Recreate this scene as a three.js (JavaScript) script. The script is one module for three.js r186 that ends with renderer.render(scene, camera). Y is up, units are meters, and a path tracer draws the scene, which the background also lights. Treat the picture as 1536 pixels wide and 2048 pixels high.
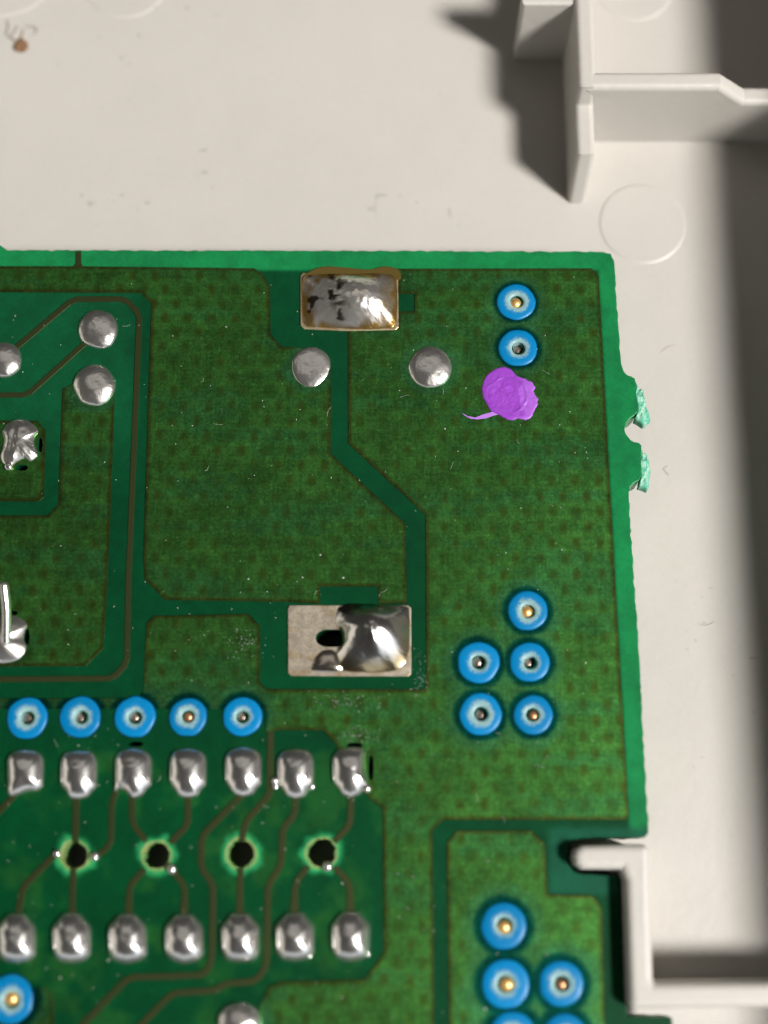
import * as THREE from 'three';
import { mergeGeometries, mergeVertices } from 'three/addons/utils/BufferGeometryUtils.js';
import { RectAreaLightUniformsLib } from 'three/addons/lights/RectAreaLightUniformsLib.js';

// ---------------------------------------------------------------- camera, light, exposure
const MM = 0.001;
const F = 2900, TILT = Math.atan(F / 11000), DIST = 70.9;      // lens in photo pixels, tilt, mm to the board
const HB = 3.2;                                                 // board top above the shell floor, mm
const scene = new THREE.Scene();
scene.background = new THREE.Color().setRGB(0.024, 0.0232, 0.0222);
const CAM = new THREE.Vector3(0, HB + DIST * Math.cos(TILT), DIST * Math.sin(TILT));
const DIR = new THREE.Vector3(0, -Math.cos(TILT), -Math.sin(TILT));
const UPV = new THREE.Vector3(0, Math.sin(TILT), -Math.cos(TILT));
const camera = new THREE.PerspectiveCamera(2 * Math.atan(1024 / F) * 180 / Math.PI, 1536 / 2048, 0.002, 20);
camera.position.copy(CAM).multiplyScalar(MM);
camera.up.copy(UPV);
camera.lookAt(CAM.clone().add(DIR).multiplyScalar(MM));
camera.focus = 0.0722;
camera.userData.fStop = 19;
camera.updateProjectionMatrix();
scene.add(camera);

const renderer = new THREE.WebGLRenderer({ antialias: true });
renderer.setSize(768, 1024);
renderer.toneMapping = THREE.LinearToneMapping;
renderer.toneMappingExposure = 1.0;
renderer.shadowMap.enabled = true;

RectAreaLightUniformsLib.init();
const LAMP_DIR = new THREE.Vector3(3.04, 3.9, 1.5).normalize();
const LAMP_AT = LAMP_DIR.clone().multiplyScalar(0.6), LAMP_SIZE = 0.098, LAMP_POWER = 210;
const lampColor = new THREE.Color().setRGB(1.0, 0.965, 0.93);
// unseen panels round the bench, all but the bluish window added to brighten the solder: direction, width, height, radiance, colour
const LIGHT_PANELS = [
  [[1.0, 0.62, 0.75], 0.95, 0.8, 0.95, [0.82, 0.90, 1.0], 'large bluish window pane, mirrored by the solder'],
  [[-1.0, 0.26, 0.15], 1.9, 0.5, 0.72, [1.0, 0.93, 0.82], 'added wide warm light panel opposite the bluish window'],
  [[-0.05, 1.0, -0.55], 1.1, 0.6, 0.2, [1.0, 0.95, 0.88], 'added warm light panel high above the ribbed end of the shell'],
  [[-0.1, 0.28, 1.0], 1.7, 0.4, 0.6, [0.9, 0.95, 1.0], 'added wide pale light panel on the side of the chip joints'],
].map(([d, w, h, power, c, label]) => { const dir = new THREE.Vector3(...d).normalize(); return { dir, at: dir.clone().multiplyScalar(1.3), w, h, power, label, color: new THREE.Color().setRGB(...c) }; });
function areaLight(name, at, w, h, color, power) {
  const l = new THREE.RectAreaLight(color, power, w, h);
  l.name = name; l.position.copy(at); l.lookAt(0, 0, 0); scene.add(l); return l;
}
areaLight('lamp_light', LAMP_AT, LAMP_SIZE, LAMP_SIZE, lampColor, LAMP_POWER);
for (const w of LIGHT_PANELS) areaLight('unseen_panel_light', w.at, w.w, w.h, w.color, w.power);

// ---------------------------------------------------------------- helpers
let seed = 7;
const rnd = () => { seed = (seed * 1664525 + 1013904223) >>> 0; return seed / 4294967296; };
const rr = (a, b) => a + (b - a) * rnd();
const clamp = (x, a = 0, b = 1) => Math.min(b, Math.max(a, x));
const mix = (a, b, t) => a + (b - a) * t;
const sstep = (a, b, x) => { const t = clamp((x - a) / (b - a)); return t * t * (3 - 2 * t); };
function hash(i, j, k) { let h = (i * 374761393 + j * 668265263 + k * 1274126177) | 0; h = Math.imul(h ^ (h >>> 13), 1274126177); return ((h ^ (h >>> 16)) >>> 0) / 4294967296; }
function noise(x, y, k = 0) {
  const i = Math.floor(x), j = Math.floor(y), u = x - i, v = y - j, a = u * u * (3 - 2 * u), b = v * v * (3 - 2 * v);
  return mix(mix(hash(i, j, k), hash(i + 1, j, k), a), mix(hash(i, j + 1, k), hash(i + 1, j + 1, k), a), b) * 2 - 1;
}
const fbm = (x, y, k = 0) => noise(x, y, k) * 0.55 + noise(x * 2.1, y * 2.1, k + 1) * 0.3 + noise(x * 4.3, y * 4.3, k + 2) * 0.15;
// photo pixel -> point in mm on the level h (mm above the shell floor); and back
function P(px, py, h = HB) {
  const a = (px - 768) / F, b = (1024 - py) / F;
  const d = new THREE.Vector3(a, DIR.y + b * UPV.y, DIR.z + b * UPV.z), t = (h - CAM.y) / d.y;
  return new THREE.Vector3(CAM.x + d.x * t, h, CAM.z + d.z * t);
}
function toPx(x, h, z) {
  const dy = h - CAM.y, dz = z - CAM.z, dep = dy * DIR.y + dz * DIR.z;
  return [768 + F * x / dep, 1024 - F * (dy * UPV.y + dz * UPV.z) / dep];
}
const plan = (p, h = HB) => { const q = P(p[0], p[1], h); return [q.x, q.z]; };
const S2L = c => new THREE.Color().setRGB(c[0] / 255, c[1] / 255, c[2] / 255, THREE.SRGBColorSpace);

function mesh(name, geo, mat, parent) {
  const m = new THREE.Mesh(geo, mat); m.name = name; m.castShadow = m.receiveShadow = true; parent.add(m); return m;
}
function group(name, parent = scene) { const g = new THREE.Group(); g.name = name; parent.add(g); return g; }
const finish = g => { g.scale(MM, MM, MM); return g; };   // all shapes are modelled in mm
// extrude a plan outline [[x,z]...] (mm) from y0 to y1 (mm)
function shapeOf(pts, holes = []) {
  const s = new THREE.Shape(pts.map(p => new THREE.Vector2(p[0], -p[1])));
  for (const h of holes) s.holes.push(new THREE.Path(h.map(p => new THREE.Vector2(p[0], -p[1]))));
  return s;
}
function slab(pts, y0, y1, bevel = 0, holes = [], segs = 2) {
  const g = new THREE.ExtrudeGeometry(shapeOf(pts, holes), bevel
    ? { depth: y1 - y0 - bevel, bevelEnabled: true, bevelSize: bevel, bevelThickness: bevel, bevelOffset: -bevel, bevelSegments: segs, curveSegments: 4, steps: 1 }
    : { depth: y1 - y0, bevelEnabled: false, curveSegments: 4 });
  g.rotateX(-Math.PI / 2); g.translate(0, y0, 0);
  return g;
}
const TX0 = -25, TW = 43, TZ0 = -15.5, TH = 45;        // plan rectangle that the board textures cover, mm
function planarUV(g) {
  const p = g.attributes.position, uv = new Float32Array(p.count * 2);
  for (let i = 0; i < p.count; i++) { uv[2 * i] = (p.getX(i) - TX0) / TW; uv[2 * i + 1] = (p.getZ(i) - TZ0) / TH; }
  g.setAttribute('uv', new THREE.BufferAttribute(uv, 2)); return g;
}
function mmUV(g, k = 1) {    // uv in multiples of k mm, from above
  const p = g.attributes.position, uv = new Float32Array(p.count * 2);
  for (let i = 0; i < p.count; i++) { uv[2 * i] = (p.getX(i) + p.getY(i) * 0.7) / k; uv[2 * i + 1] = (p.getZ(i) + p.getY(i) * 0.4) / k; }
  g.setAttribute('uv', new THREE.BufferAttribute(uv, 2)); return g;
}
function smoothLoop(pts, n, tension = 0.5) {
  const c = new THREE.CatmullRomCurve3(pts.map(p => new THREE.Vector3(p[0], 0, p[1])), true, 'catmullrom', tension);
  return c.getSpacedPoints(n).slice(0, n).map(v => [v.x, v.z]);
}
// a domed piece on the board: photo outline round a centre, mm height, profile
function dome(cpx, outline, H, o = {}) {
  const n = o.n || 72, m = o.m || 16, c = plan(cpx), y0 = o.y0 ?? HB + 0.03;
  const loop = smoothLoop(outline, n, o.tension ?? 0.4).map(p => plan(p));
  const ex = Math.max(...loop.map(q => Math.abs(q[0] - c[0]))) * 1.05, ez = Math.max(...loop.map(q => Math.abs(q[1] - c[1]))) * 1.05;
  const pos = [], idx = [], col = [], peak = o.peak ? plan(o.peak) : c;
  for (let r = 0; r <= m; r++) {
    const t = r / m;
    for (let s = 0; s < n; s++) {
      const k = Math.pow(t, 0.85), sh = 1 - k, w = o.round ? Math.pow(k, o.round) : 1, ang = Math.atan2(loop[s][1] - c[1], loop[s][0] - c[0]);
      const lx = mix(c[0] + Math.cos(ang) * ex, loop[s][0], w), lz = mix(c[1] + Math.sin(ang) * ez, loop[s][1], w);
      const x = mix(c[0], lx, k) + (peak[0] - c[0]) * sh * (o.peak ? 1 : 0), z = mix(c[1], lz, k) + (peak[1] - c[1]) * sh * (o.peak ? 1 : 0);
      let y = H * Math.pow(Math.max(0, 1 - Math.pow(k, o.p || 2.2)), o.q || 0.8);
      if (o.bump) y += o.bump(x - c[0], z - c[1], k);
      pos.push(x, y0 + Math.max(y, -0.02), z);
      if (o.color) { const q = o.color(x - c[0], z - c[1], k); col.push(...q); }
    }
  }
  for (let r = 0; r < m; r++) for (let s = 0; s < n; s++) {
    const a = r * n + s, b = r * n + (s + 1) % n, d = a + n, e = b + n;
    idx.push(a, b, e, a, e, d);
  }
  const base = pos.length / 3;               // skirt down into the board
  for (let s = 0; s < n; s++) { pos.push(loop[s][0], HB - 0.1, loop[s][1]); if (o.color) col.push(...o.color(loop[s][0] - c[0], loop[s][1] - c[1], 1)); }
  for (let s = 0; s < n; s++) { const a = m * n + s, b = m * n + (s + 1) % n; idx.push(a, b, base + (s + 1) % n, a, base + (s + 1) % n, base + s); }
  const g = new THREE.BufferGeometry();
  g.setAttribute('position', new THREE.Float32BufferAttribute(pos, 3));
  if (o.color) g.setAttribute('color', new THREE.Float32BufferAttribute(col, 3));
  g.setIndex(idx);
  // the innermost ring is one point: make its normals one
  g.computeVertexNormals();
  const nr = g.attributes.normal; let nx = 0, ny = 0, nz = 0;
  for (let s = 0; s < n; s++) { nx += nr.getX(s); ny += nr.getY(s); nz += nr.getZ(s); }
  const l = Math.hypot(nx, ny, nz); for (let s = 0; s < n; s++) nr.setXYZ(s, nx / l, ny / l, nz / l);
  mmUV(g, 2); return g;
}
const circle = (c, r, n = 20, j = 0, k = 0) => Array.from({ length: n }, (_, i) => { const a = i / n * Math.PI * 2, q = r * (1 + j * noise(i * 1.7, k, 3)); return [c[0] + Math.cos(a) * q, c[1] + Math.sin(a) * q]; });
// ribbon outline round a polyline given in photo pixels
function ribbon(pts, w) {
  const L = [], R = [];
  pts.forEach((p, i) => {
    const a = pts[Math.max(0, i - 1)], b = pts[Math.min(pts.length - 1, i + 1)];
    const d1 = i ? norm2(p[0] - a[0], p[1] - a[1]) : null, d2 = i < pts.length - 1 ? norm2(b[0] - p[0], b[1] - p[1]) : null;
    const u = d1 || d2, v = d2 || d1, n = norm2(-(u[1] + v[1]), u[0] + v[0]), k = Math.min(1.6, 1 / Math.max(0.4, n[0] * -u[1] + n[1] * u[0]));
    const ww = (Array.isArray(w) ? w[i] : w) / 2 * k;
    L.push([p[0] + n[0] * ww, p[1] + n[1] * ww]); R.unshift([p[0] - n[0] * ww, p[1] - n[1] * ww]);
  });
  return L.concat(R);
}
function norm2(x, y) { const l = Math.hypot(x, y) || 1; return [x / l, y / l]; }
function dataTex(w, h, fn, srgb = true) {
  const d = new Uint8Array(w * h * 4);
  for (let j = 0; j < h; j++) for (let i = 0; i < w; i++) {
    const c = fn(i, j), k = (j * w + i) * 4;
    d[k] = clamp(c[0], 0, 255); d[k + 1] = clamp(c[1], 0, 255); d[k + 2] = clamp(c[2], 0, 255); d[k + 3] = 255;
  }
  const t = new THREE.DataTexture(d, w, h, THREE.RGBAFormat);
  if (srgb) t.colorSpace = THREE.SRGBColorSpace;
  t.magFilter = THREE.LinearFilter; t.minFilter = THREE.LinearFilter; t.wrapS = t.wrapT = THREE.RepeatWrapping; t.needsUpdate = true; return t;
}
function wrapNoise(x, y, n, k) {  // noise that repeats every n cells
  const i = Math.floor(x), j = Math.floor(y), u = x - i, v = y - j, a = u * u * (3 - 2 * u), b = v * v * (3 - 2 * v), q = (p, r) => hash(((p % n) + n) % n, ((r % n) + n) % n, k);
  return mix(mix(q(i, j), q(i + 1, j), a), mix(q(i, j + 1), q(i + 1, j + 1), a), b) * 2 - 1;
}

// ---------------------------------------------------------------- layout read from the photograph (pixels)
const boardOutline = [[-260, 486], [-5, 487], [6, 494], [14, 500], [600, 501], [1205, 503], [1222, 507], [1228, 520], [1236, 640], [1242, 720], [1244, 732], [1248, 743], [1255, 750], [1264, 753], [1270, 757], [1272, 766], [1272, 788], [1277, 807], [1275, 824], [1268, 831], [1259, 838], [1252, 846], [1249, 857], [1251, 866], [1257, 874], [1267, 883], [1278, 885], [1283, 890], [1283, 902], [1281, 918], [1283, 939], [1283, 952], [1278, 961], [1268, 966], [1260, 974], [1258, 984], [1258, 1000], [1264, 1100], [1272, 1210], [1281, 1350], [1288, 1500], [1297, 1655], [1296, 1668], [1289, 1675], [1165, 1676], [1143, 1683], [1134, 1705], [1137, 1730], [1150, 1744], [1167, 1749], [1237, 1752], [1254, 2032], [1345, 2036], [1345, 2240], [-260, 2240]];
const pours = [
  // large pour along the top and down to the lower rectangular pad
  [[-260, 532], [148, 533], [167, 533], [508, 537], [528, 550], [540, 575], [541, 668], [562, 693], [640, 697], [662, 745], [662, 908], [810, 1046], [814, 1207], [757, 1207], [757, 1173], [640, 1173], [640, 1207], [575, 1204], [330, 1200], [290, 1160], [287, 1118], [295, 850], [303, 608], [281, 586], [-260, 583]],
  // right pour
  [[795, 538], [1183, 537], [1197, 551], [1221, 1000], [1257, 1632], [1251, 1640], [886, 1640], [865, 1662], [870, 2240], [440, 2240], [505, 2044], [536, 1974], [560, 1963], [728, 1959], [768, 1904], [766, 1618], [730, 1588], [672, 1488], [648, 1461], [560, 1460], [548, 1463], [532, 1463], [528, 1418], [300, 1418], [-260, 1418], [-260, 1398], [278, 1396], [287, 1380], [293, 1246], [308, 1232], [497, 1228], [520, 1252], [520, 1364], [533, 1378], [849, 1379], [853, 1370], [851, 1030], [697, 888], [696, 655], [795, 655], [797, 623], [829, 623], [829, 588], [797, 588]],
  // pour in the lower corner, beside the rib
  [[893, 1685], [914, 1661], [1063, 1661], [1089, 1686], [1096, 1788], [1186, 1791], [1204, 1816], [1214, 2240], [902, 2240]],
  // pour below the round joint
  [[125, 778], [150, 765], [229, 775], [229, 800], [222, 1000], [213, 1200], [207, 1297], [172, 1332], [-260, 1334], [-260, 1032], [96, 1031], [117, 1010]],
  [[-260, 838], [75, 842], [92, 862], [88, 995], [78, 1003], [-260, 1004]],
  [[60, 1974], [93, 1974], [107, 1994], [112, 2240], [-260, 2240], [-260, 2060], [30, 2055], [66, 2020]],
];
const traces = [
  [[[30, 697], [146, 599], [250, 598], [279, 628], [272, 800], [262, 1040], [257, 1160], [254, 1325], [226, 1357], [-260, 1361]], 13],
  [[[172, 685], [55, 790], [-260, 793]], 12],
  [[[157, 503], [157, 520], [157, 536]], [11, 13, 26]],
  [[[30, 1590], [-10, 1632], [-60, 1690]], 14],
  [[[153, 1590], [152, 1640], [151, 1685]], 15],
  [[[232, 1583], [224, 1605], [222, 1690], [196, 1710]], 13],
  [[[264, 1590], [265, 1648], [292, 1682]], 14],
  [[[376, 1590], [376, 1650], [340, 1686]], 15],
  [[[484, 1590], [404, 1672], [402, 1735], [427, 1770], [424, 1920], [410, 1950], [257, 1955], [165, 2050], [120, 2100]], 15],
  [[[541, 1455], [540, 1590], [492, 1642], [483, 1684]], 15],
  [[[592, 1590], [590, 1630], [566, 1655], [562, 1732], [536, 1770], [533, 1930], [514, 1962], [446, 1968], [434, 1981], [345, 1986], [262, 2070]], 15],
  [[[703, 1590], [700, 1650], [668, 1684]], 15],
  [[[112, 1708], [46, 1774], [35, 1838]], 15],
  [[[147, 1735], [145, 1800], [144, 1838]], [14, 14, 24]],
  [[[290, 1738], [260, 1770], [257, 1838]], [14, 14, 20]],
  [[[340, 1736], [370, 1772], [368, 1838]], [14, 14, 20]],
  [[[481, 1735], [480, 1800], [479, 1838]], [14, 15, 24]],
  [[[617, 1732], [591, 1765], [588, 1838]], [14, 14, 22]],
  [[[668, 1734], [699, 1766], [701, 1838]], [14, 14, 22]],
];
const drillHoles = [[150, 1711, 28], [313, 1711, 28], [482, 1707, 29], [643, 1706, 30]];
const gaps = [[709, 1491, 36, 14], [742, 1536, 14, 54], [272, 1488, 36, 14], [54, 1274, 14, 36], [24, 1226, 28, 12], [81, 890, 12, 32], [-4, 886, 12, 26], [44, 936, 28, 14]].map(([x, y, w, h]) =>
  [[x - w / 2, y], [x - w * 0.3, y - h * 0.45], [x, y - h / 2], [x + w * 0.35, y - h * 0.4], [x + w / 2, y], [x + w * 0.3, y + h * 0.45], [x, y + h / 2], [x - w * 0.4, y + h * 0.38]]);   // open slots beside joints
const inside = (p, poly) => { let c = false; for (let i = 0, j = poly.length - 1; i < poly.length; j = i++) if ((poly[i][1] > p[1]) !== (poly[j][1] > p[1]) && p[0] < (poly[j][0] - poly[i][0]) * (p[1] - poly[i][1]) / (poly[j][1] - poly[i][1]) + poly[i][0]) c = !c; return c; };
const vias = [[1032, 605, 37, 'gold'], [1036, 697, 38, 'dark'], [1055, 1222, 39, 'gold'], [957, 1325, 41, 'dark'], [1059, 1324, 39, 'dark'], [961, 1429, 41, 'dark'], [1066, 1430, 38, 'brown'],
  [1007, 1852, 44, 'gold'], [1011, 1968, 46, 'gold'], [1122, 1967, 43, 'brown'], [1026, 2072, 46, 'gold'], [1129, 2074, 44, 'dark'],
  [55, 1436, 40, 'dark'], [161, 1434, 40, 'dark'], [270, 1434, 40, 'dark'], [376, 1434, 37, 'brown'], [485, 1433, 38, 'dark'], [21, 1998, 45, 'gold']];
const roundJoints = [[196, 660, 40], [189, 771, 42], [8, 720, 36], [622, 735, 40], [860, 735, 43], [478, 2048, 46]];

// ---------------------------------------------------------------- textures
const TN = 2048, rim = new Float32Array(TN * TN).fill(99), teal = new Float32Array(TN * TN), fresh = new Float32Array(TN * TN);
const texOf = (X, Z) => [(X - TX0) / TW * TN, (Z - TZ0) / TH * TN];
for (const poly of pours) for (let i = 0; i < poly.length; i++) {     // distance to the copper edges, mm
  const a = plan(poly[i]), b = plan(poly[(i + 1) % poly.length]), [u0, v0] = texOf(...a), [u1, v1] = texOf(...b), pad = 14;
  const dx = b[0] - a[0], dz = b[1] - a[1], ll = dx * dx + dz * dz;
  for (let v = Math.max(0, Math.floor(Math.min(v0, v1) - pad)); v < Math.min(TN, Math.max(v0, v1) + pad); v++)
    for (let u = Math.max(0, Math.floor(Math.min(u0, u1) - pad)); u < Math.min(TN, Math.max(u0, u1) + pad); u++) {
      const X = TX0 + (u + 0.5) / TN * TW, Z = TZ0 + (v + 0.5) / TN * TH, t = clamp(((X - a[0]) * dx + (Z - a[1]) * dz) / ll);
      const d = Math.hypot(X - a[0] - dx * t, Z - a[1] - dz * t), k = v * TN + u; if (d < rim[k]) rim[k] = d;
    }
}
function around(list, reach, fn) {     // call fn(texel, distance in photo pixels over the radius, angle) round each spot
  for (const [x, y, r] of list) {
    const c = plan([x, y]), R = r * reach / 41, [u, v] = texOf(...c), n = R / TW * TN;
    for (let j = Math.max(0, Math.floor(v - n)); j < Math.min(TN, v + n); j++) for (let i = Math.max(0, Math.floor(u - n)); i < Math.min(TN, u + n); i++) {
      const X = TX0 + (i + 0.5) / TN * TW - c[0], Z = TZ0 + (j + 0.5) / TN * TH - c[1];
      fn(j * TN + i, Math.hypot(X, Z) * 41 / r, Math.atan2(Z, X));
    }
  }
}
around(vias, 2.1, (k, d, a) => { const n = noise(Math.cos(a) * 3 + 9, Math.sin(a) * 3, k & 3) * 0.06; teal[k] = Math.max(teal[k], 1 - sstep(1.12 + n, 1.42 + n, d)); fresh[k] = Math.max(fresh[k], 1 - sstep(1.45, 1.95, d + n * 2)); });
around(roundJoints, 1.8, (k, d) => { fresh[k] = Math.max(fresh[k], (1 - sstep(1.25, 1.6, d)) * 1.0); });

const weaveMap = dataTex(TN, TN, (i, j) => {
  const X = TX0 + (i + 0.5) / TN * TW, Z = TZ0 + (j + 0.5) / TN * TH, k = j * TN + i;
  const wx = X + 0.07 * noise(X * 0.9, Z * 0.9, 21) + 0.04 * noise(X * 4, Z * 4, 23), wz = Z + 0.05 * noise(X * 0.8, Z * 1.1, 22) + 0.04 * noise(X * 4, Z * 4, 24);
  const ca = Math.cos(wx * 2 * Math.PI / 1.17), cb = Math.cos(wz * Math.PI / 0.78);
  const big = fbm(X * 0.28, Z * 0.28, 31), mid = fbm(X * 1.6, Z * 1.6, 41), fine = noise(X * 11, Z * 11, 51);
  let dot = ca * cb > 0 ? Math.pow(Math.abs(ca), 1.4) * Math.pow(Math.abs(cb), 1.0) * clamp(0.56 + 0.4 * big + 0.5 * mid + 0.2 * fine) : 0;
  const band = sstep(0.05, 0.6, noise(X * 0.22, Z * 1.25, 66) + 0.4 * noise(X * 2, Z * 5, 67)) * 0.45;
  const row = 0.5 + 0.5 * Math.cos(wz * 2 * Math.PI / 0.78);
  const streak = noise(X * 1.1, Z * 16, 61) * 0.5 + noise(X * 16, Z * 1.1, 62) * 0.5;
  const f = fresh[k];
  dot *= 1 - f * 0.85;
  const lum = 1 + 0.15 * mid + 0.12 * fine + 0.08 * noise(X * 23, Z * 23, 65) + 0.09 * streak + 0.12 * big - 0.03 * row * (1 - f) * (0.8 + big) + 0.16 * (1 - dot) * sstep(0.2, 0.9, noise(X * 13, Z * 4, 63) * 0.6 + noise(X * 4, Z * 13, 64) * 0.6);
  let r = mix(71, 60, band), g = 128, b = mix(58, 76, band);
  r = mix(r, 68, dot); g = mix(g, 88, dot); b = mix(b, 34, dot);
  r = mix(r, 62, f * 0.55); g = mix(g, 126, f * 0.5); b = mix(b, 82, f * 0.6);
  const e = (1 - sstep(0.05, 0.24, rim[k])) * 0.75 * (1 - f * 0.7);
  r = mix(r, 74, e); g = mix(g, 78, e); b = mix(b, 34, e);
  const t = teal[k]; r = mix(r, 4, t); g = mix(g, 72, t); b = mix(b, 62, t);
  const L = Math.max(0.2, lum);
  return [r * L, g * L, b * L];
});
// green rings round the drilled holes: light glowing through scuffed mask, painted in; pale edges where no copper backs the laminate
const LN = 1024;
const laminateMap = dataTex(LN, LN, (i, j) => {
  const X = TX0 + (i + 0.5) / LN * TW, Z = TZ0 + (j + 0.5) / LN * TH, [x, y] = toPx(X, HB, Z);
  const big = fbm(X * 0.35, Z * 0.35, 71), mid = fbm(X * 1.8, Z * 1.8, 81), fine = noise(X * 12, Z * 12, 91);
  let r = 0, g = 65, b = 35;
  // yellower glass cloth between the chip's pins
  const chip = sstep(1470, 1520, y) * sstep(790, 750, x), yl = chip * sstep(-0.1, 0.5, fbm(X * 0.75, Z * 0.75, 101));
  g = mix(g, 67, chip); b = mix(b, 34, chip); r = mix(r, 30, yl * 0.8); g = mix(g, 86, yl * 0.7); b = mix(b, 36, yl * 0.7);
  const tl = sstep(300, 240, x) * sstep(1000, 800, y) * sstep(575, 590, y);
  r = mix(r, 8, tl); g = mix(g, 84, tl * 0.7); b = mix(b, 50, tl * 0.7);
  // bare border: nothing behind it, so the laminate is pale
  const lineX = 1197 + (y - 551) * 0.0556;
  const border = Math.max(sstep(546, 536, y), sstep(lineX - 6, lineX + 6, x) * sstep(1690, 1655, y));
  const corner = sstep(1645, 1665, y) * sstep(1085, 1110, x) * sstep(1800, 1780, y);
  r = mix(r, 22, border); g = mix(g, 128, border); b = mix(b, 71, border);
  r = mix(r, 24, corner * 0.8); g = mix(g, 92, corner * 0.8); b = mix(b, 68, corner * 0.8);
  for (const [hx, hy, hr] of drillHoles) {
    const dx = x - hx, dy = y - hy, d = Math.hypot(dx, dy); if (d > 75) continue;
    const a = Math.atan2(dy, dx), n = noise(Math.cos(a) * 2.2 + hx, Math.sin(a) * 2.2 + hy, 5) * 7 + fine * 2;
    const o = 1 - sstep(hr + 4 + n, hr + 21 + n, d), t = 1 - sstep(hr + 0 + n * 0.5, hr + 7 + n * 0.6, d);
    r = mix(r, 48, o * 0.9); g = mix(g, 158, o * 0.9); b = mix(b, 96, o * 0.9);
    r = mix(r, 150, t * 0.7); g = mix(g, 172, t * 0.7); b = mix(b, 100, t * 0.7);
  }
  const L = 1 + 0.10 * big + 0.10 * mid + 0.05 * fine;
  return [r * L, g * L, b * L];
});
const grainBump = dataTex(512, 512, (i, j) => { const a = wrapNoise(i / 4, j / 4, 128, 3) * 0.5 + wrapNoise(i / 2, j / 2, 256, 4) * 0.3 + wrapNoise(i / 16, j / 16, 32, 5) * 0.5, v = 128 + 80 * a; return [v, v, v]; }, false);
const wavyBump = dataTex(256, 256, (i, j) => { const a = wrapNoise(i / 32, j / 32, 8, 7) * 0.6 + wrapNoise(i / 12, j / 12, 256 / 12 | 0, 8) * 0.25 + wrapNoise(i / 4, j / 4, 64, 9) * 0.08, v = 128 + 100 * a; return [v, v, v]; }, false);
const tinMap = dataTex(512, 512, (i, j) => {
  const u = i / 512 * 7, v = j / 512 * 7, st = sstep(0.0, 0.45, fbm(u * 1.1, v * 2.2, 121)) * 0.3; const L = 1 + 0.12 * fbm(u * 5, v * 5, 123) + 0.1 * noise(u * 24, v * 24, 124);
  return [mix(232, 190, st) * L, mix(228, 158, st) * L, mix(222, 104, st) * L];
});
const plasticMap = dataTex(1024, 1024, (i, j) => {
  const u = i / 1024, v = j / 1024;
  const a = wrapNoise(u * 6, v * 6, 6, 11) * 0.5 + wrapNoise(u * 24, v * 24, 24, 12) * 0.3 + wrapNoise(u * 256, v * 256, 256, 13) * 0.35;
  const spot = sstep(0.80, 0.95, wrapNoise(u * 90, v * 90, 90, 14)) * sstep(0.2, 0.7, wrapNoise(u * 13, v * 13, 13, 15));
  const L = 1 + 0.02 * a - 0.12 * spot;
  return [186 * L, 182 * L, 175 * L];
});

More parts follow.
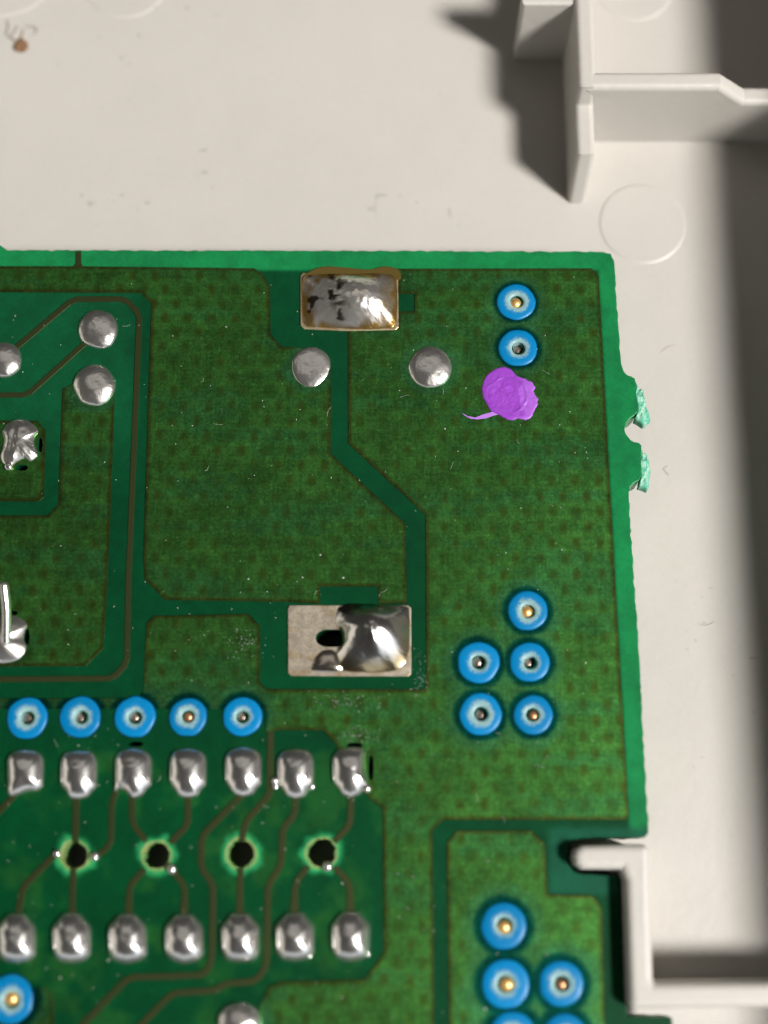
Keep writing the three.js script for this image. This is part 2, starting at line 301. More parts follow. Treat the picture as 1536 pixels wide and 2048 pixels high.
// ---------------------------------------------------------------- materials
const std = o => new THREE.MeshStandardMaterial(o), phys = o => new THREE.MeshPhysicalMaterial(o);
const M = {
  plastic: phys({ map: plasticMap, roughness: 0.42, bumpMap: grainBump, bumpScale: 0.00002, name: 'grey_plastic' }),
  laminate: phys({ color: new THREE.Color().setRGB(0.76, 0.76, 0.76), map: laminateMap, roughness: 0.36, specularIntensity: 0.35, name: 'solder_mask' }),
  pour: phys({ color: new THREE.Color().setRGB(0.90, 0.90, 0.90), map: weaveMap, roughness: 0.405, metalness: 0.97, name: 'masked_copper' }),
  trace: phys({ color: S2L([55, 63, 31]), roughness: 0.5, metalness: 0.7, name: 'masked_trace' }),
  solder: phys({ color: new THREE.Color().setRGB(0.80, 0.78, 0.75), metalness: 0.96, roughness: 0.23, bumpMap: wavyBump, bumpScale: 0.000006, name: 'shiny_solder' }),
  dullSolder: phys({ color: new THREE.Color().setRGB(0.80, 0.77, 0.73), metalness: 0.96, roughness: 0.28, bumpMap: wavyBump, bumpScale: 0.000025, name: 'dull_solder' }),
  stained: phys({ vertexColors: true, metalness: 0.98, roughness: 0.19, bumpMap: wavyBump, bumpScale: 0.000015, name: 'stained_solder' }),
  stainedDull: phys({ vertexColors: true, metalness: 0.9, roughness: 0.245, bumpMap: wavyBump, bumpScale: 0.00002, name: 'stained_dull_solder' }),
  tinned: phys({ vertexColors: true, map: tinMap, metalness: 0.85, roughness: 0.45, bumpMap: wavyBump, bumpScale: 0.00003, name: 'tinned_pad' }),
  ink: phys({ color: new THREE.Color().setRGB(0.78, 0.78, 0.78), vertexColors: true, roughness: 0.35, specularIntensity: 0.5, name: 'blue_ink' }),
  gold: phys({ color: new THREE.Color().setRGB(0.95, 0.56, 0.2), metalness: 0.8, roughness: 0.4, name: 'bare_copper' }),
  brownCore: phys({ color: new THREE.Color().setRGB(0.45, 0.24, 0.12), metalness: 0.8, roughness: 0.4, name: 'brown_copper' }),
  darkCore: phys({ color: new THREE.Color().setRGB(0.46, 0.36, 0.30), metalness: 0.9, roughness: 0.35, name: 'dark_copper' }),
  flux: phys({ color: new THREE.Color().setRGB(0.075, 0.05, 0.008), roughness: 0.18, name: 'flux' }),
  paint: phys({ color: new THREE.Color().setRGB(0.78, 0.78, 0.78), vertexColors: true, roughness: 0.42, name: 'purple_paint' }),
  fibre: phys({ color: new THREE.Color().setRGB(0.75, 0.75, 0.75), vertexColors: true, roughness: 0.55, name: 'torn_glass_fibre' }),
  rimTan: phys({ color: S2L([132, 138, 84]), roughness: 0.5, name: 'hole_edge' }),
  dust: std({ color: new THREE.Color().setRGB(0.46, 0.49, 0.43), roughness: 0.8, name: 'dust' }),
  dirt: std({ color: new THREE.Color().setRGB(0.20, 0.11, 0.055), roughness: 0.9, name: 'dirt' }),
  paleHair: std({ color: new THREE.Color().setRGB(0.40, 0.37, 0.31), roughness: 0.7, name: 'pale_hair' }),
  hair: std({ color: new THREE.Color().setRGB(0.30, 0.26, 0.20), roughness: 0.7, name: 'hair' }),
  lampShade: std({ color: 0x222222, roughness: 0.5 }),
  frame: std({ color: 0xd8d8d4, roughness: 0.6 }),
};
const lampGlow = std({ color: 0, emissive: lampColor, emissiveIntensity: 6, name: 'lamp_diffuser' });

// ---------------------------------------------------------------- the plastic shell
const shell = group('plastic_shell');
shell.userData = { label: 'light grey plastic shell half with moulded ribs under the green circuit board', category: 'plastic shell' };
const plasticUV = g => mmUV(g, 40);
{
  const g = new THREE.BoxGeometry(112, 2, 110); g.translate(0, -1, -4);
  mesh('floor_panel', finish(plasticUV(g)), M.plastic, shell);
}
const ribProfileX = (z0, z1, prof, bevel) => {      // silhouette in x,y swept along z
  const s = new THREE.Shape(prof.map(p => new THREE.Vector2(p[0], p[1])));
  const g = new THREE.ExtrudeGeometry(s, { depth: z1 - z0 - 2 * bevel, bevelEnabled: true, bevelSize: bevel, bevelThickness: bevel, bevelOffset: -bevel, bevelSegments: 5 });
  g.translate(0, 0, z0 + bevel); return g;
};
const ribProfileZ = (x0, x1, prof, bevel) => {      // silhouette in z,y swept along x
  const g = ribProfileX(0, x1 - x0, prof.map(p => [-p[0], p[1]]), bevel);
  g.rotateY(Math.PI / 2); g.translate(x0, 0, 0); return g;
};
{
  const H2 = 5.5, H1 = 4.0, B = -0.6;
  const xL = P(1153, 100, H2).x, xR = xL + 1.02;
  const zA = P(1180, 174, H2).z, zB = P(1160, 212, H1).z, zC = P(1160, 308, H1).z, zE = P(1138, 408, 0).z;
  // lengthwise rib with its stepped end
  const prof = [[-60, B], [-60, H2], [zA, H2], [zB - 0.05, H1 + 0.1], [zB, H1], [zC, H1], [zE, 0], [zE, B]];
  mesh('rib', finish(plasticUV(ribProfileZ(xL, xR, prof, 0.3))), M.plastic, shell);
  // cross rib with a step down towards the outer wall
  const zF = P(1300, 176, H2).z, zK = zF - 1.0, x1 = P(1440, 150, H2).x, x2 = P(1488, 190, H1).x, xW = P(1701, 600, 0).x;
  mesh('rib', finish(plasticUV(ribProfileX(zK, zF, [[xR - 0.72, B], [xR - 0.72, H2 - 0.003], [x1, H2 - 0.003], [x2, H1 + 0.05], [xW + 0.4, H1], [xW + 0.4, B]], 0.32))), M.plastic, shell);
  // gusset on the other side of the lengthwise rib
  const zG = P(1100, 120, 0).z, xg0 = P(1028, 120, 0).x;
  mesh('gusset', finish(plasticUV(ribProfileX(zG - 1.0, zG, [[xg0, B], [xg0, H2 - 0.25], [xL + 0.3, H2 - 0.25], [xL + 0.3, B]], 0.15))), M.plastic, shell);
  // outer wall
  const w = new THREE.BoxGeometry(2.2, 10.6, 110); w.translate(xW + 1.1, 4.7, -4);
  mesh('outer_wall', finish(plasticUV(w)), M.plastic, shell);
}
{ // rib that locates the board in its notch
  const h = 4.3, pts = [[1147, 1712], [1151, 1698], [1164, 1690], [1240, 1688], [1290, 1688], [1300, 1697], [1302, 1760], [1308, 1960], [1311, 1966], [1800, 1962], [1800, 2014], [1268, 2018], [1259, 2008], [1251, 1760], [1243, 1739], [1164, 1738], [1151, 1728]];
  mesh('locating_rib', finish(plasticUV(slab(pts.map(p => plan(p, h)), -0.5, h, 0.36, [], 6))), M.plastic, shell);
}
for (const [x, y, r] of [[1285, 447, 84], [252, -38, 86], [1268, -28, 80], [10, -62, 110]]) {   // ejector pin marks
  const c = P(x, y, 0), R = r / 37.2;
  const g = new THREE.LatheGeometry([[0.0001, 0.05], [R * 0.5, 0.05], [R - 0.3, 0.05], [R - 0.06, 0.052], [R, 0.046], [R + 0.08, 0.012], [R + 0.14, -0.015]].map(q => new THREE.Vector2(...q)), 64);
  g.translate(c.x, 0, c.z); mesh('ejector_mark', finish(plasticUV(g)), M.plastic, shell);
}

// ---------------------------------------------------------------- the circuit board
const board = group('circuit_board');
board.userData = { label: 'green printed circuit board with soldered joints and blue vias lying in the grey shell', category: 'circuit board' };
const slotHole = Array.from({ length: 18 }, (_, i) => { const a = i / 18 * Math.PI * 2; return [656 + Math.cos(a) * 26 + (Math.cos(a) > 0 ? 14 : 0), 1277 + Math.sin(a) * 19]; });
{
  // rough, routed outline
  const pts = [];
  boardOutline.forEach((p, i) => {
    const q = boardOutline[(i + 1) % boardOutline.length], n = Math.max(1, Math.round(Math.hypot(q[0] - p[0], q[1] - p[1]) / 8)), d = norm2(q[0] - p[0], q[1] - p[1]);
    for (let k = 0; k < n; k++) {
      const x = mix(p[0], q[0], k / n), y = mix(p[1], q[1], k / n), s = x + y;
      const j = k ? (noise(s / 9, 0, 201) * 1.0 + Math.abs(Math.sin(s / 11 + noise(s / 60, 1, 202) * 2)) * 1.6 - 0.8) : 0;
      pts.push(plan([x + d[1] * j, y - d[0] * j]));
    }
  });
  const holes = drillHoles.map(([x, y, r], i) => circle([x, y], r, 28, 0.10, i).map(p => plan(p)));
  const viaHoles = vias.map(([x, y, r]) => circle([x, y], r * 0.31, 14));
  holes.push(...viaHoles.map(h => h.map(p => plan(p))), slotHole.map(p => plan(p)), ...gaps.map(g => g.map(p => plan(p))));
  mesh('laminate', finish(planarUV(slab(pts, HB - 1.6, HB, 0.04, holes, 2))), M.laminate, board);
}
for (const p of pours) {
  const holes = [...gaps, ...vias.map(([x, y, r]) => circle([x, y], r * 0.31, 14))].filter(g => g.every(q => inside(q, p))).map(g => g.map(q => plan(q)));
  mesh('copper_pour', finish(planarUV(slab(p.map(q => plan(q)), HB - 0.02, HB + 0.05, 0.02, holes, 1))), M.pour, board);
}
for (const [pts, w] of traces) {
  const dense = []; pts.forEach((p, i) => { if (!i) { dense.push(p); return; } const a = pts[i - 1], L = Math.hypot(p[0] - a[0], p[1] - a[1]); const c = Math.min(0.35, 9 / L); if (i > 1) dense.push([mix(a[0], p[0], c), mix(a[1], p[1], c)]); if (i < pts.length - 1) dense.push([mix(p[0], a[0], c), mix(p[1], a[1], c)]); else dense.push(p); });
  const ww = Array.isArray(w) ? dense.map((_, i) => i < dense.length - 1 ? w[1] : w[w.length - 1]) : w;
  mesh('trace', finish(mmUV(slab(ribbon(dense, Array.isArray(ww) ? ww.map(q => q * 0.88) : ww * 0.88).map(q => plan(q)), HB - 0.02, HB + 0.044, 0.018, [], 1))), M.trace, board);
}
// tan rims of the drilled holes
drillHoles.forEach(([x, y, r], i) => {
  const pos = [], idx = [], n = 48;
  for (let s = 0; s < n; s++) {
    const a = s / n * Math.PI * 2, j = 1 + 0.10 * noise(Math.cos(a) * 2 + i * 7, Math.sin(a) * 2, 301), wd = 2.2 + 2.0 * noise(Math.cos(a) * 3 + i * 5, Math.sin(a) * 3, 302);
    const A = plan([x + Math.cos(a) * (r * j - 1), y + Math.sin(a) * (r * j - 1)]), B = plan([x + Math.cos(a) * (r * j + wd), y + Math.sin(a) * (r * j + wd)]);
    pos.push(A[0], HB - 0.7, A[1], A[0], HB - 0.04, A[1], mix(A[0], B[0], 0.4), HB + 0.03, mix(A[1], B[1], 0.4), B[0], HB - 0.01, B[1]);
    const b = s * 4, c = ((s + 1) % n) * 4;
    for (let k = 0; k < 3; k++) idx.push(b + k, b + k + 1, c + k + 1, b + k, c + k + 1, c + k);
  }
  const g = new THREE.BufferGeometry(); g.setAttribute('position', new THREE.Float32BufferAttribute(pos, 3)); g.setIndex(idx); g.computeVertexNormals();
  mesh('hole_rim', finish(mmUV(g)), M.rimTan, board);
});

// blue inked vias
const BLUE = S2L([0, 128, 188]), PALE = S2L([152, 188, 186]), DEEP = S2L([6, 66, 104]);
vias.forEach(([x, y, r, core], i) => {
  const via = group('via', board), c = P(x, y), R = r / toPxScale(y), n = 96, rings = [[1.06, -0.05], [1.04, 0.02], [0.99, 0.075], [0.93, 0.10], [0.84, 0.115], [0.78, 0.122], [0.74, 0.125], [0.70, 0.127], [0.66, 0.129], [0.62, 0.131], [0.58, 0.132], [0.54, 0.131], [0.50, 0.128], [0.45, 0.12], [0.41, 0.105], [0.37, 0.075], [0.335, 0.03], [0.30, -0.04], [0.285, -0.15], [0.28, -0.4]];
  const pos = [], col = [], idx = [], edge = 0.60 + 0.09 * noise(i * 3.3, 1, 401), tone = 1 + 0.12 * noise(i * 5.1, 2, 406), offx = 0.05 * noise(i * 2.7, 3, 407), offz = 0.05 * noise(i * 2.7, 9, 408);
  rings.forEach(([k, h], q) => {
    for (let s = 0; s < n; s++) {
      const a = s / n * Math.PI * 2, kk = k * (1 + 0.03 * noise(Math.cos(a) * 2 + i * 9, Math.sin(a) * 2, 402)), in_ = 1 - sstep(0.5, 0.9, k);
      pos.push(c.x + R * (Math.cos(a) * kk + offx * in_), HB + 0.02 + h * 0.9, c.z + R * (Math.sin(a) * kk + offz * in_));
      const t = sstep(edge + 0.08, edge - 0.14, k + 0.045 * noise(Math.cos(a) * 2 + i * 5, Math.sin(a) * 2, 403) + 0.10 * noise(s * 0.8, q * 1.9 + i * 3, 404)), d = sstep(0.98, 1.04, k);
      const cc = BLUE.clone().multiplyScalar(tone).lerp(PALE, t * 0.92).lerp(DEEP, d); cc.multiplyScalar(1 + 0.06 * noise(s * 0.7, q * 2.1 + i, 405)); col.push(cc.r, cc.g, cc.b);
    }
  });
  for (let q = 0; q < rings.length - 1; q++) for (let s = 0; s < n; s++) { const a = q * n + s, b = q * n + (s + 1) % n; idx.push(a, a + n, b + n, a, b + n, b); }
  const g = new THREE.BufferGeometry(); g.setAttribute('position', new THREE.Float32BufferAttribute(pos, 3)); g.setAttribute('color', new THREE.Float32BufferAttribute(col, 3)); g.setIndex(idx); g.computeVertexNormals();
  mesh('ink_ring', finish(mmUV(g)), M.ink, via);
  const s = new THREE.SphereGeometry(R * 0.32, 20, 12); s.scale(1, 0.8, 1); s.translate(c.x + R * rr(-0.05, 0.06), HB - (core === 'gold' ? 0.06 : core === 'brown' ? 0.18 : 0.36), c.z + R * rr(-0.04, 0.06));
  mesh('plug', finish(s), core === 'gold' ? M.gold : core === 'brown' ? M.brownCore : M.darkCore, via);
});
function toPxScale(y) { return 40.9 * (1 + (y - 1024) / 11000); }

// round soldered joints
roundJoints.forEach(([x, y, r], i) => {
  const out = circle([x, y], r, 14, 0.035, i * 3 + 1);
  if (i === 0) { out[4][1] -= 4; out[5][1] -= 3; }
  if (i === 3) { out[1][0] -= 3; out[2][0] -= 4; }
  mesh('solder_joint', finish(dome([x, y], out, [0.34, 0.40, 0.38, 0.16, 0.34, 0.55][i], { p: 2.1, q: 0.68, bump: (u, v, k) => 0.025 * noise(u * 2.2 + i * 7, v * 2.2, 501) * (1 - k) + 0.006 * noise(u * 9, v * 9 + i, 502) * (1 - k) })), M.dullSolder, board);
});
// joint with bitten sides, and the joint with a bent lead
mesh('solder_joint', finish(dome([37, 886], [[4, 862], [16, 846], [36, 838], [55, 840], [72, 852], [78, 864], [70, 876], [70, 890], [76, 905], [76, 914], [62, 924], [50, 918], [34, 926], [22, 934], [6, 928], [0, 914], [4, 898], [6, 880]], 0.42, { tension: 0.35, bump: (u, v, k) => -0.10 * Math.exp(-Math.pow((u + 0.25 + v * 0.15) / 0.18, 2)) * (1 - k) + 0.02 * noise(u * 4, v * 4, 511) })), M.dullSolder, board);
mesh('solder_joint', finish(dome([4, 1284], [[-45, 1270], [-30, 1244], [0, 1232], [28, 1230], [46, 1238], [56, 1250], [50, 1264], [48, 1280], [54, 1292], [50, 1308], [34, 1322], [4, 1328], [-28, 1320], [-46, 1298]], 0.55, { p: 1.6, q: 0.9, bump: (u, v, k) => 0.03 * noise(u * 3, v * 3, 521) * (1 - k) })), M.dullSolder, board);
{
  const a = P(12, 1284, HB + 0.35), b = P(12, 1215, HB + 1.0), c = P(8, 1172, HB + 1.35);
  const g = new THREE.TubeGeometry(new THREE.CatmullRomCurve3([a, b, c]), 16, 0.23, 14); const cap = new THREE.SphereGeometry(0.23, 14, 8); cap.translate(c.x, c.y, c.z);
  mesh('component_lead', finish(mergeGeometries([mmUV(g), mmUV(cap)])), M.solder, board);
}
// the two rows of chip pins
const rowA = [[50, 1545], [157, 1546], [266, 1543], [376, 1543], [486, 1541], [591, 1543], [701, 1541]];
const rowB = [[33, 1880], [143, 1880], [255, 1880], [368, 1880], [480, 1879], [589, 1877], [701, 1876]];
const outA = [[-34, 20], [-34, -24], [-24, -42], [0, -48], [24, -42], [34, -26], [34, 24], [24, 38], [16, 50], [0, 54], [-16, 50], [-24, 38]];
const outB = [[-35, 24], [-36, -24], [-25, -42], [-15, -53], [0, -55], [15, -53], [25, -42], [35, -26], [35, 26], [24, 42], [0, 48], [-24, 42]];
[...rowA, ...rowB].forEach(([x, y], i) => {
  const A = i < 7, o = (A ? outA : outB).map(([u, v], k) => [x + u * (1.1 + 0.03 * noise(k, i, 531)), y + v * (1 + 0.03 * noise(k, i, 532))]);
  if (i === 0) { o[8] = [x + 4, y + 40]; o[9] = [x - 12, y + 46]; o[10] = [x - 28, y + 50]; o[11] = [x - 36, y + 40]; }
  if (i === 2) { o[10] = [x - 22, y + 38]; o[11] = [x - 38, y + 42]; o[0] = [x - 38, y + 26]; }
  if (i === 6) { o[6] = [x + 36, y + 30]; o[5] = [x + 30, y + 2]; }
  const px = rr(-0.16, -0.02), pz = A ? rr(-0.22, -0.1) : rr(-0.1, 0.1), ph = rr(0.012, 0.035), tl = rr(-0.5, 0.5);
  mesh('solder_joint', finish(dome([x, y], o, A ? 0.56 : 0.64, { p: 2.1, q: 0.76, m: 22, n: 84, tension: 0.3, bump: (u, v, k) => {
    const a = (u - px) * Math.cos(tl) + (v - pz) * Math.sin(tl), b = -(u - px) * Math.sin(tl) + (v - pz) * Math.cos(tl);
    return ph * Math.exp(-Math.pow(a / 0.22, 2) - Math.pow(b / 0.10, 2)) - 0.015 * Math.exp(-Math.pow(a / 0.3, 2) - Math.pow((b + 0.28) / 0.14, 2)) + 0.006 * noise(u * 4 + i * 3, v * 4, 541) * (1 - k);
  } })), M.solder, board);
});
// small beads of solder beside joints and holes
const beads = [[191, 1713, 8], [115, 1707, 7], [344, 1738, 9], [655, 1733, 9], [550, 1562, 7], [551, 1573, 6], [623, 1573, 7], [19, 934, 9], [734, 1577, 8], [618, 1911, 5], [735, 1908, 5], [509, 1908, 4], [566, 1911, 4]];
for (const [x, y, r] of beads) {
  const c = P(x, y), R = r / 41, g = new THREE.SphereGeometry(R, 14, 10); g.scale(1, 0.8, 1.1); g.translate(c.x, HB + R * 0.5 + 0.03, c.z);
  mesh('solder_bead', finish(mmUV(g)), M.solder, board);
}

// the two hand-soldered rectangular pads
function padPlate(px, holes = [], stain) {
  const outl = px.map(p => plan(p)), g0 = slab(outl, HB - 0.02, HB + 0.085, 0.03, holes.map(h => h.map(p => plan(p))), 2);
  const p = g0.attributes.position, col = new Float32Array(p.count * 3);
  for (let i = 0; i < p.count; i++) { const c = stain(p.getX(i), p.getZ(i)); col.set(c, i * 3); }
  g0.setAttribute('color', new THREE.BufferAttribute(col, 3)); return mmUV(g0, 7);
}
{ // upper pad
  const pad = group('solder_pad', board); pad.userData = { label: 'upper rectangular pad blotched with burnt flux' };
  mesh('pad_plate', finish(padPlate([[601, 553], [606, 547], [700, 546], [790, 545], [796, 552], [797, 656], [792, 661], [700, 663], [608, 659], [601, 652]], [], () => [0.62, 0.54, 0.38])), M.tinned, pad);
  const c0 = plan([700, 604]);
  mesh('solder_blob', finish(dome([700, 604], [[603, 562], [606, 552], [650, 548], [700, 549], [750, 547], [786, 549], [793, 558], [795, 604], [793, 646], [785, 657], [740, 660], [700, 659], [650, 657], [612, 655], [605, 646], [603, 604]], 0.92, { n: 140, m: 44, tension: 0.1, p: 1.7, q: 1.25, round: 3, peak: [724, 602], y0: HB + 0.09,
    bump: (u, v, k) => 0.035 * fbm(u * 1.5, v * 1.5, 551) * (1 - k) + 0.012 * noise(u * 6, v * 6, 552) * (1 - k * k),
    color: (u, v, k) => {
      let c = [0.84, 0.80, 0.74];
      const left = sstep(0.4, -0.6, u), spots = sstep(0.12, 0.26, fbm(u * 2.1 + 3, v * 2.1 + 1, 561)) * left, dark = Math.exp(-Math.pow((u + 0.55) / 0.4, 2) - Math.pow((v - 0.35) / 0.28, 2));
      const amber = Math.max(sstep(0.72, 0.95, k + 0.14 * noise(u * 3, v * 3, 562)), sstep(1.35, 1.9, u + 0.3 * noise(v * 3, u, 563)) * 0.6);
      const burn = clamp(spots * 0.95 + dark * 0.9 * sstep(-0.25, 0.3, noise(u * 5, v * 5, 564) + 0.3));
      c = c.map((q, j) => mix(q, [0.46, 0.28, 0.06][j], amber * 0.95));
      c = c.map((q, j) => mix(q, [0.05, 0.035, 0.02][j], burn));
      return c;
    } })), M.stainedDull, pad);
  // flux residue along the upper edge
  const f = slab(smoothLoop([[604, 556], [618, 544], [648, 534], [690, 536], [738, 540], [764, 534], [786, 536], [800, 544], [798, 562], [760, 550], [700, 551], [640, 551]], 60).map(p => plan(p)), HB - 0.02, HB + 0.10, 0.05, [], 3);
  mesh('flux_residue', finish(mmUV(f)), M.flux, pad);
}
{ // lower pad
  const pad = group('solder_pad', board); pad.userData = { label: 'lower rectangular pad with one tall solder cone and a dark lead hole' };
  const plate = padPlate([[576, 1216], [580, 1211], [700, 1211], [816, 1211], [822, 1216], [822, 1348], [816, 1353], [700, 1353], [582, 1352], [576, 1346]], [slotHole], () => [0.66, 0.60, 0.50]);
  mesh('pad_plate', finish(plate), M.tinned, pad);
  mesh('solder_blob', finish(dome([744, 1277], [[672, 1232], [676, 1216], [700, 1208], [760, 1210], [800, 1212], [818, 1216], [820, 1250], [819, 1300], [812, 1326], [796, 1341], [760, 1346], [700, 1345], [676, 1338], [672, 1310], [684, 1290], [682, 1264], [672, 1250]], 1.15, { n: 140, m: 44, tension: 0.2, p: 1.8, q: 1.15, round: 3, peak: [744, 1256], y0: HB + 0.09,
    bump: (u, v, k) => 0.05 * Math.cos(4 * Math.atan2(v + 0.3, u) + 0.4) * k * (1 - k) * 2 + 0.03 * fbm(u * 1.3 + 4, v * 1.3, 571) * (1 - k),
    color: (u, v, k) => {
      let c = [0.76, 0.74, 0.70];
      const low = sstep(0.6, 1.6, v + 0.25 * noise(u * 3, v * 3, 572)) * sstep(0.4, 0.9, k), rightLow = sstep(0.9, 1.7, u + 0.4 * v) * sstep(0.45, 0.9, k);
      const amber = clamp(low + rightLow * 0.7), burn = sstep(-0.9, -1.5, v + 0.3 * noise(u * 3, v * 3, 573)) * sstep(0.8, -0.4, u) * sstep(0.4, 0.8, k);
      c = c.map((q, j) => mix(q, [0.52, 0.38, 0.16][j], amber * 0.8));
      return c.map((q, j) => mix(q, [0.05, 0.04, 0.03][j], burn * 0.85));
    } })), M.stained, pad);
  mesh('solder_blob', finish(dome([657, 1328], [[622, 1340], [630, 1316], [645, 1302], [664, 1300], [680, 1312], [688, 1336], [676, 1346], [645, 1346]], 0.2, { q: 0.9, y0: HB + 0.086, color: () => [0.7, 0.64, 0.54] })), M.stained, pad);
}
// purple paint
{
  const z = [[650, 1030], [720, 1060], [780, 1130], [830, 1155], [890, 1170], [920, 1192], [975, 1210], [985, 1240], [1010, 1270], [985, 1320], [1000, 1350], [1020, 1385], [1045, 1410], [1030, 1450], [1040, 1475], [1010, 1520], [980, 1580], [975, 1605], [945, 1640], [890, 1660], [800, 1640], [740, 1665], [680, 1655], [620, 1625], [570, 1590], [480, 1550], [430, 1470], [385, 1380], [375, 1280], [395, 1190], [440, 1120], [520, 1060], [590, 1035]].map(([u, v]) => [900 + u / 5.908, 560 + v / 5.908]);
  const A = S2L([154, 66, 196]), Bc = S2L([172, 96, 214]), D = S2L([118, 40, 160]);
  const colour = (u, v, k) => { const t = sstep(0.45, 0.85, u + 0.25 * noise(u * 3, v * 3, 581)), e = Math.exp(-Math.pow((Math.hypot(u + 0.1, v) - 0.92 - 0.06 * noise(u * 4, v * 4, 582)) / 0.06, 2)) * (0.25 + 0.3 * noise(u * 5, v * 5, 587)); const c = A.clone().lerp(Bc, t).lerp(D, e); c.multiplyScalar(1 + 0.08 * noise(u * 9, v * 9, 583) + 0.08 * fbm(u * 3, v * 3, 588)); return [c.r, c.g, c.b]; };
  const disc = dome([1017, 790], z, 0.05, { n: 140, m: 40, tension: 0.05, p: 14, q: 0.5, y0: HB + 0.05, bump: (u, v, k) => 0.022 * Math.exp(-Math.pow((Math.hypot(u + 0.1, v) - 0.95 - 0.1 * noise(u * 3, v * 3, 585)) / 0.07, 2)) * (0.6 + noise(u * 2, v * 2, 586)) + 0.03 * fbm(u * 5, v * 5, 584) * (1 - k * k), color: colour });
  const tz = [[130, 1570], [200, 1610], [300, 1630], [370, 1600], [450, 1575], [500, 1560], [570, 1595], [520, 1605], [420, 1640], [320, 1652], [230, 1640], [170, 1605]].map(([u, v]) => [900 + u / 5.908, 560 + v / 5.908]);
  const tail = slab(tz.map(p => plan(p)), HB + 0.03, HB + 0.08, 0.01, [], 1), n = tail.attributes.position.count, col = new Float32Array(n * 3), tc = S2L([188, 128, 226]);
  for (let i = 0; i < n; i++) col.set([tc.r, tc.g, tc.b], i * 3);
  tail.setAttribute('color', new THREE.BufferAttribute(col, 3));
  const m = mesh('paint_mark', finish(mergeGeometries([disc.toNonIndexed(), mmUV(tail)])), M.paint, board);
  m.userData.label = 'purple paint dot with a thin smeared tail';
}
// torn tabs on the board's edge
for (const pts of [
  [[525, 260], [560, 300], [570, 400], [620, 375], [655, 380], [660, 480], [690, 560], [700, 660], [740, 740], [765, 850], [720, 880], [700, 920], [650, 930], [580, 880], [520, 845], [545, 760], [550, 640], [520, 500]],
  [[605, 1235], [650, 1310], [710, 1330], [740, 1450], [750, 1540], [770, 1590], [750, 1690], [735, 1850], [715, 1880], [650, 1850], [580, 1830], [600, 1700], [590, 1500], [588, 1400]]]) {
  const out = pts.map(([u, v]) => [1200 + u / 7.3125, 720 + v / 7.3125]), cx = out.reduce((a, p) => a + p[0], 0) / out.length, cy = out.reduce((a, p) => a + p[1], 0) / out.length;
  const g = dome([cx, cy], out, 0.35, { n: 110, m: 22, tension: 0.1, p: 6, q: 0.4, y0: HB - 0.55, bump: (u, v, k) => 0.07 * fbm(u * 7, v * 5, 591) - 0.08 * sstep(-0.2, 0.5, u), color: (u, v) => { const t = clamp(0.4 + 0.75 * fbm(u * 7, v * 5, 592)); return [mix(0.10, 0.55, t * t), mix(0.44, 0.74, t), mix(0.27, 0.58, t)]; } });
  g.deleteAttribute('normal'); const q = g.attributes.position; for (let i = 0; i < q.count; i++) if (q.getY(i) > HB - 0.11 && q.getY(i) < HB - 0.09) q.setY(i, HB - 0.85);
  g.computeVertexNormals(); mesh('torn_tab', finish(g), M.fibre, board);
}

// ---------------------------------------------------------------- dust and dirt
{
  const parts = [], pre = (g) => { const q = g.index ? g.toNonIndexed() : g; q.deleteAttribute('uv'); return q; };
  for (let i = 0; i < 380; i++) {
    const x = rr(0, 1195), y = rr(545, 2040), c = P(x, y); if (drillHoles.some(h => Math.hypot(h[0] - x, h[1] - y) < h[2] + 6) || (x > 1120 && y > 1640)) continue; const s = rr(0.010, 0.030) * (rnd() < 0.08 ? 1.7 : 1);
    const g = new THREE.IcosahedronGeometry(s, 0); g.scale(1, 0.6, rr(0.6, 1.4)); g.rotateY(rr(0, 6)); g.translate(c.x, HB + 0.06, c.z); parts.push(pre(g));
  }
  for (let i = 0; i < 260; i++) {     // fine residue gathered round the lower rectangular pad
    const [cx, cy, sx, sy] = [[690, 1402, 90, 26], [838, 1350, 22, 70], [480, 1285, 60, 40], [720, 1470, 50, 20]][i % 4], x = cx + sx * (rnd() + rnd() - 1), y = cy + sy * (rnd() + rnd() - 1), c = P(x, y);
    const g = new THREE.IcosahedronGeometry(rr(0.008, 0.022), 0); g.scale(1, 0.5, rr(0.7, 1.3)); g.rotateY(rr(0, 6)); g.translate(c.x, HB + 0.055, c.z); parts.push(pre(g));
  }
  for (let i = 0; i < 24; i++) {
    const x = rr(60, 1220), y = rr(560, 1640), c = P(x, y), a = rr(0, 6.3), L = rr(0.2, 0.6), b = rr(-0.15, 0.15);
    const g = new THREE.TubeGeometry(new THREE.QuadraticBezierCurve3(new THREE.Vector3(c.x, HB + 0.07, c.z), new THREE.Vector3(c.x + Math.cos(a) * L / 2 - Math.sin(a) * b, HB + 0.10, c.z + Math.sin(a) * L / 2 + Math.cos(a) * b), new THREE.Vector3(c.x + Math.cos(a) * L, HB + 0.07, c.z + Math.sin(a) * L)), 8, 0.005, 4);
    parts.push(pre(g));
  }
  const d = mesh('dust', finish(mergeGeometries(parts)), M.dust, scene);
  d.userData = { kind: 'stuff', label: 'pale dust specks and lint scattered over the circuit board', category: 'dust' };
}
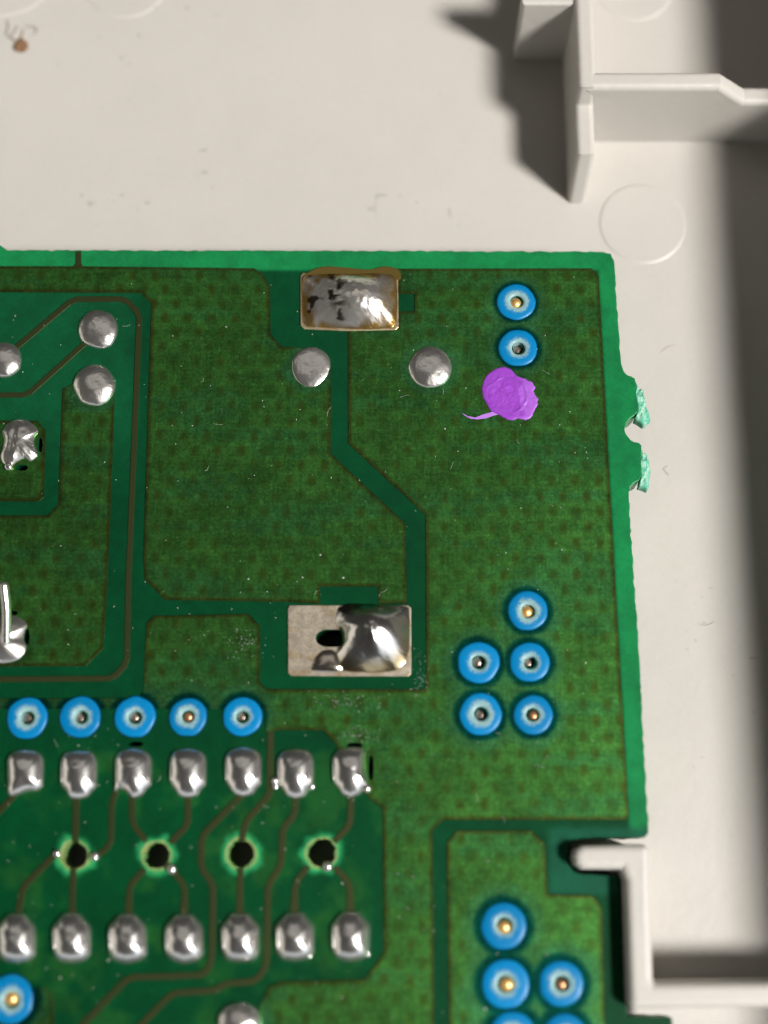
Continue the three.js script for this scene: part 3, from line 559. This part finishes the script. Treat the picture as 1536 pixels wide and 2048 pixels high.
{
  const dirt = group('dirt_clump'), c = P(42, 92, 0);
  dirt.userData = { label: 'small brown dirt clump with curly hairs on the bare grey plastic', category: 'dirt' };
  const g = new THREE.IcosahedronGeometry(0.42, 4), p = g.attributes.position;
  for (let i = 0; i < p.count; i++) { const u = p.getX(i), v = p.getZ(i), k = 1 + 0.55 * fbm(u * 4, v * 4 + p.getY(i) * 3, 601); p.setXYZ(i, u * k * 0.9, Math.max(-0.02, p.getY(i) * k * 0.4), v * k); }
  g.computeVertexNormals(); g.translate(c.x, 0.02, c.z); mesh('clump', finish(g), M.dirt, dirt);
  for (const pts of [[[14, 40], [17, 54], [12, 68], [22, 76], [34, 84]], [[35, 52], [29, 64], [22, 74], [32, 82]], [[46, 58], [44, 70], [40, 82]], [[52, 52], [68, 54], [74, 64], [66, 68]]])
    mesh('hair', finish(new THREE.TubeGeometry(new THREE.CatmullRomCurve3(pts.map(q => P(q[0], q[1], 0.05))), 24, 0.035, 6)), M.hair, dirt);
}
for (const [x0, y0, x1, y1, x2, y2, label] of [[1335, 932, 1329, 938, 1337, 950, 'short curved pale hair on the plastic beside the torn board edge'], [1322, 704, 1336, 694, 1352, 690, 'faint fibre on the plastic above the torn tabs'], [1396, 1247, 1412, 1251, 1428, 1244, 'thin grey fibre on the plastic below the torn tabs']]) {
  const h = mesh('stray_fibre', finish(new THREE.TubeGeometry(new THREE.CatmullRomCurve3([P(x0, y0, 0.03), P(x1, y1, 0.06), P(x2, y2, 0.03)]), 14, 0.010, 5)), M.paleHair, scene);
  h.userData = { label, category: 'fibre', group: 'stray fibres on the plastic' };
}
['stray_fibre', 'stray_fibre_001', 'stray_fibre_002'].forEach((n, i) => { scene.children.filter(o => o.name.startsWith('stray_fibre'))[i].name = n; });

// ---------------------------------------------------------------- what lights the bench
{
  const lamp = group('desk_lamp'); lamp.position.copy(LAMP_AT).addScaledVector(LAMP_DIR, 0.004); lamp.lookAt(0, 0, 0);
  lamp.userData = { label: 'small square bench lamp shining down on the board from outside the picture', category: 'lamp' };
  mesh('diffuser', new THREE.BoxGeometry(LAMP_SIZE, LAMP_SIZE, 0.004), lampGlow, lamp);
  const sh = new THREE.BoxGeometry(LAMP_SIZE + 0.02, LAMP_SIZE + 0.02, 0.03); sh.translate(0, 0, -0.018); mesh('housing', sh, M.lampShade, lamp);
  LIGHT_PANELS.forEach((w, k) => {  // unseen light panels; all except the bluish window are added for the solder edges
    const lightPanel = group('unseen_light_panel' + (k ? '_00' + k : '')); lightPanel.position.copy(w.at).addScaledVector(w.dir, 0.006); lightPanel.lookAt(0, 0, 0);
    lightPanel.userData = { label: w.label, category: 'window', group: 'windows round the bench' };
    mesh('pane', new THREE.BoxGeometry(w.w, w.h, 0.004), std({ color: 0, emissive: w.color, emissiveIntensity: 0.15, name: 'panel_glow' }), lightPanel);
    for (const [a, b, x, y] of [[w.w + 0.1, 0.05, 0, w.h / 2 + 0.025], [w.w + 0.1, 0.05, 0, -w.h / 2 - 0.025], [0.05, w.h, w.w / 2 + 0.025, 0], [0.05, w.h, -w.w / 2 - 0.025, 0]]) { const g = new THREE.BoxGeometry(a, b, 0.03); g.translate(x, y, 0); mesh('frame', g, M.frame, lightPanel); }
  });
}
{ // the phone that took the picture: the solder mirrors its dark back
  const phone = group('smartphone'); phone.position.copy(CAM).addScaledVector(DIR, -22).multiplyScalar(MM); phone.quaternion.copy(camera.quaternion);
  phone.userData = { label: 'dark smartphone held above the board, mirrored in the solder', category: 'phone' };
  const r = 9, s = new THREE.Shape(), x0 = -56, x1 = 15, y0 = -131, y1 = 15;
  s.moveTo(x0 + r, y0); s.lineTo(x1 - r, y0); s.absarc(x1 - r, y0 + r, r, -Math.PI / 2, 0); s.lineTo(x1, y1 - r); s.absarc(x1 - r, y1 - r, r, 0, Math.PI / 2); s.lineTo(x0 + r, y1); s.absarc(x0 + r, y1 - r, r, Math.PI / 2, Math.PI); s.lineTo(x0, y0 + r); s.absarc(x0 + r, y0 + r, r, Math.PI, Math.PI * 1.5);
  const g = new THREE.ExtrudeGeometry(s, { depth: 6.5, bevelEnabled: true, bevelSize: 0.8, bevelThickness: 0.8, bevelSegments: 3 }); g.translate(0, 0, 0.8);
  mesh('body', finish(g), phys({ color: new THREE.Color().setRGB(0.012, 0.012, 0.014), roughness: 0.45, name: 'dark_glass_back' }), phone);
}
// number repeated names under one parent are fine; render
renderer.render(scene, camera);
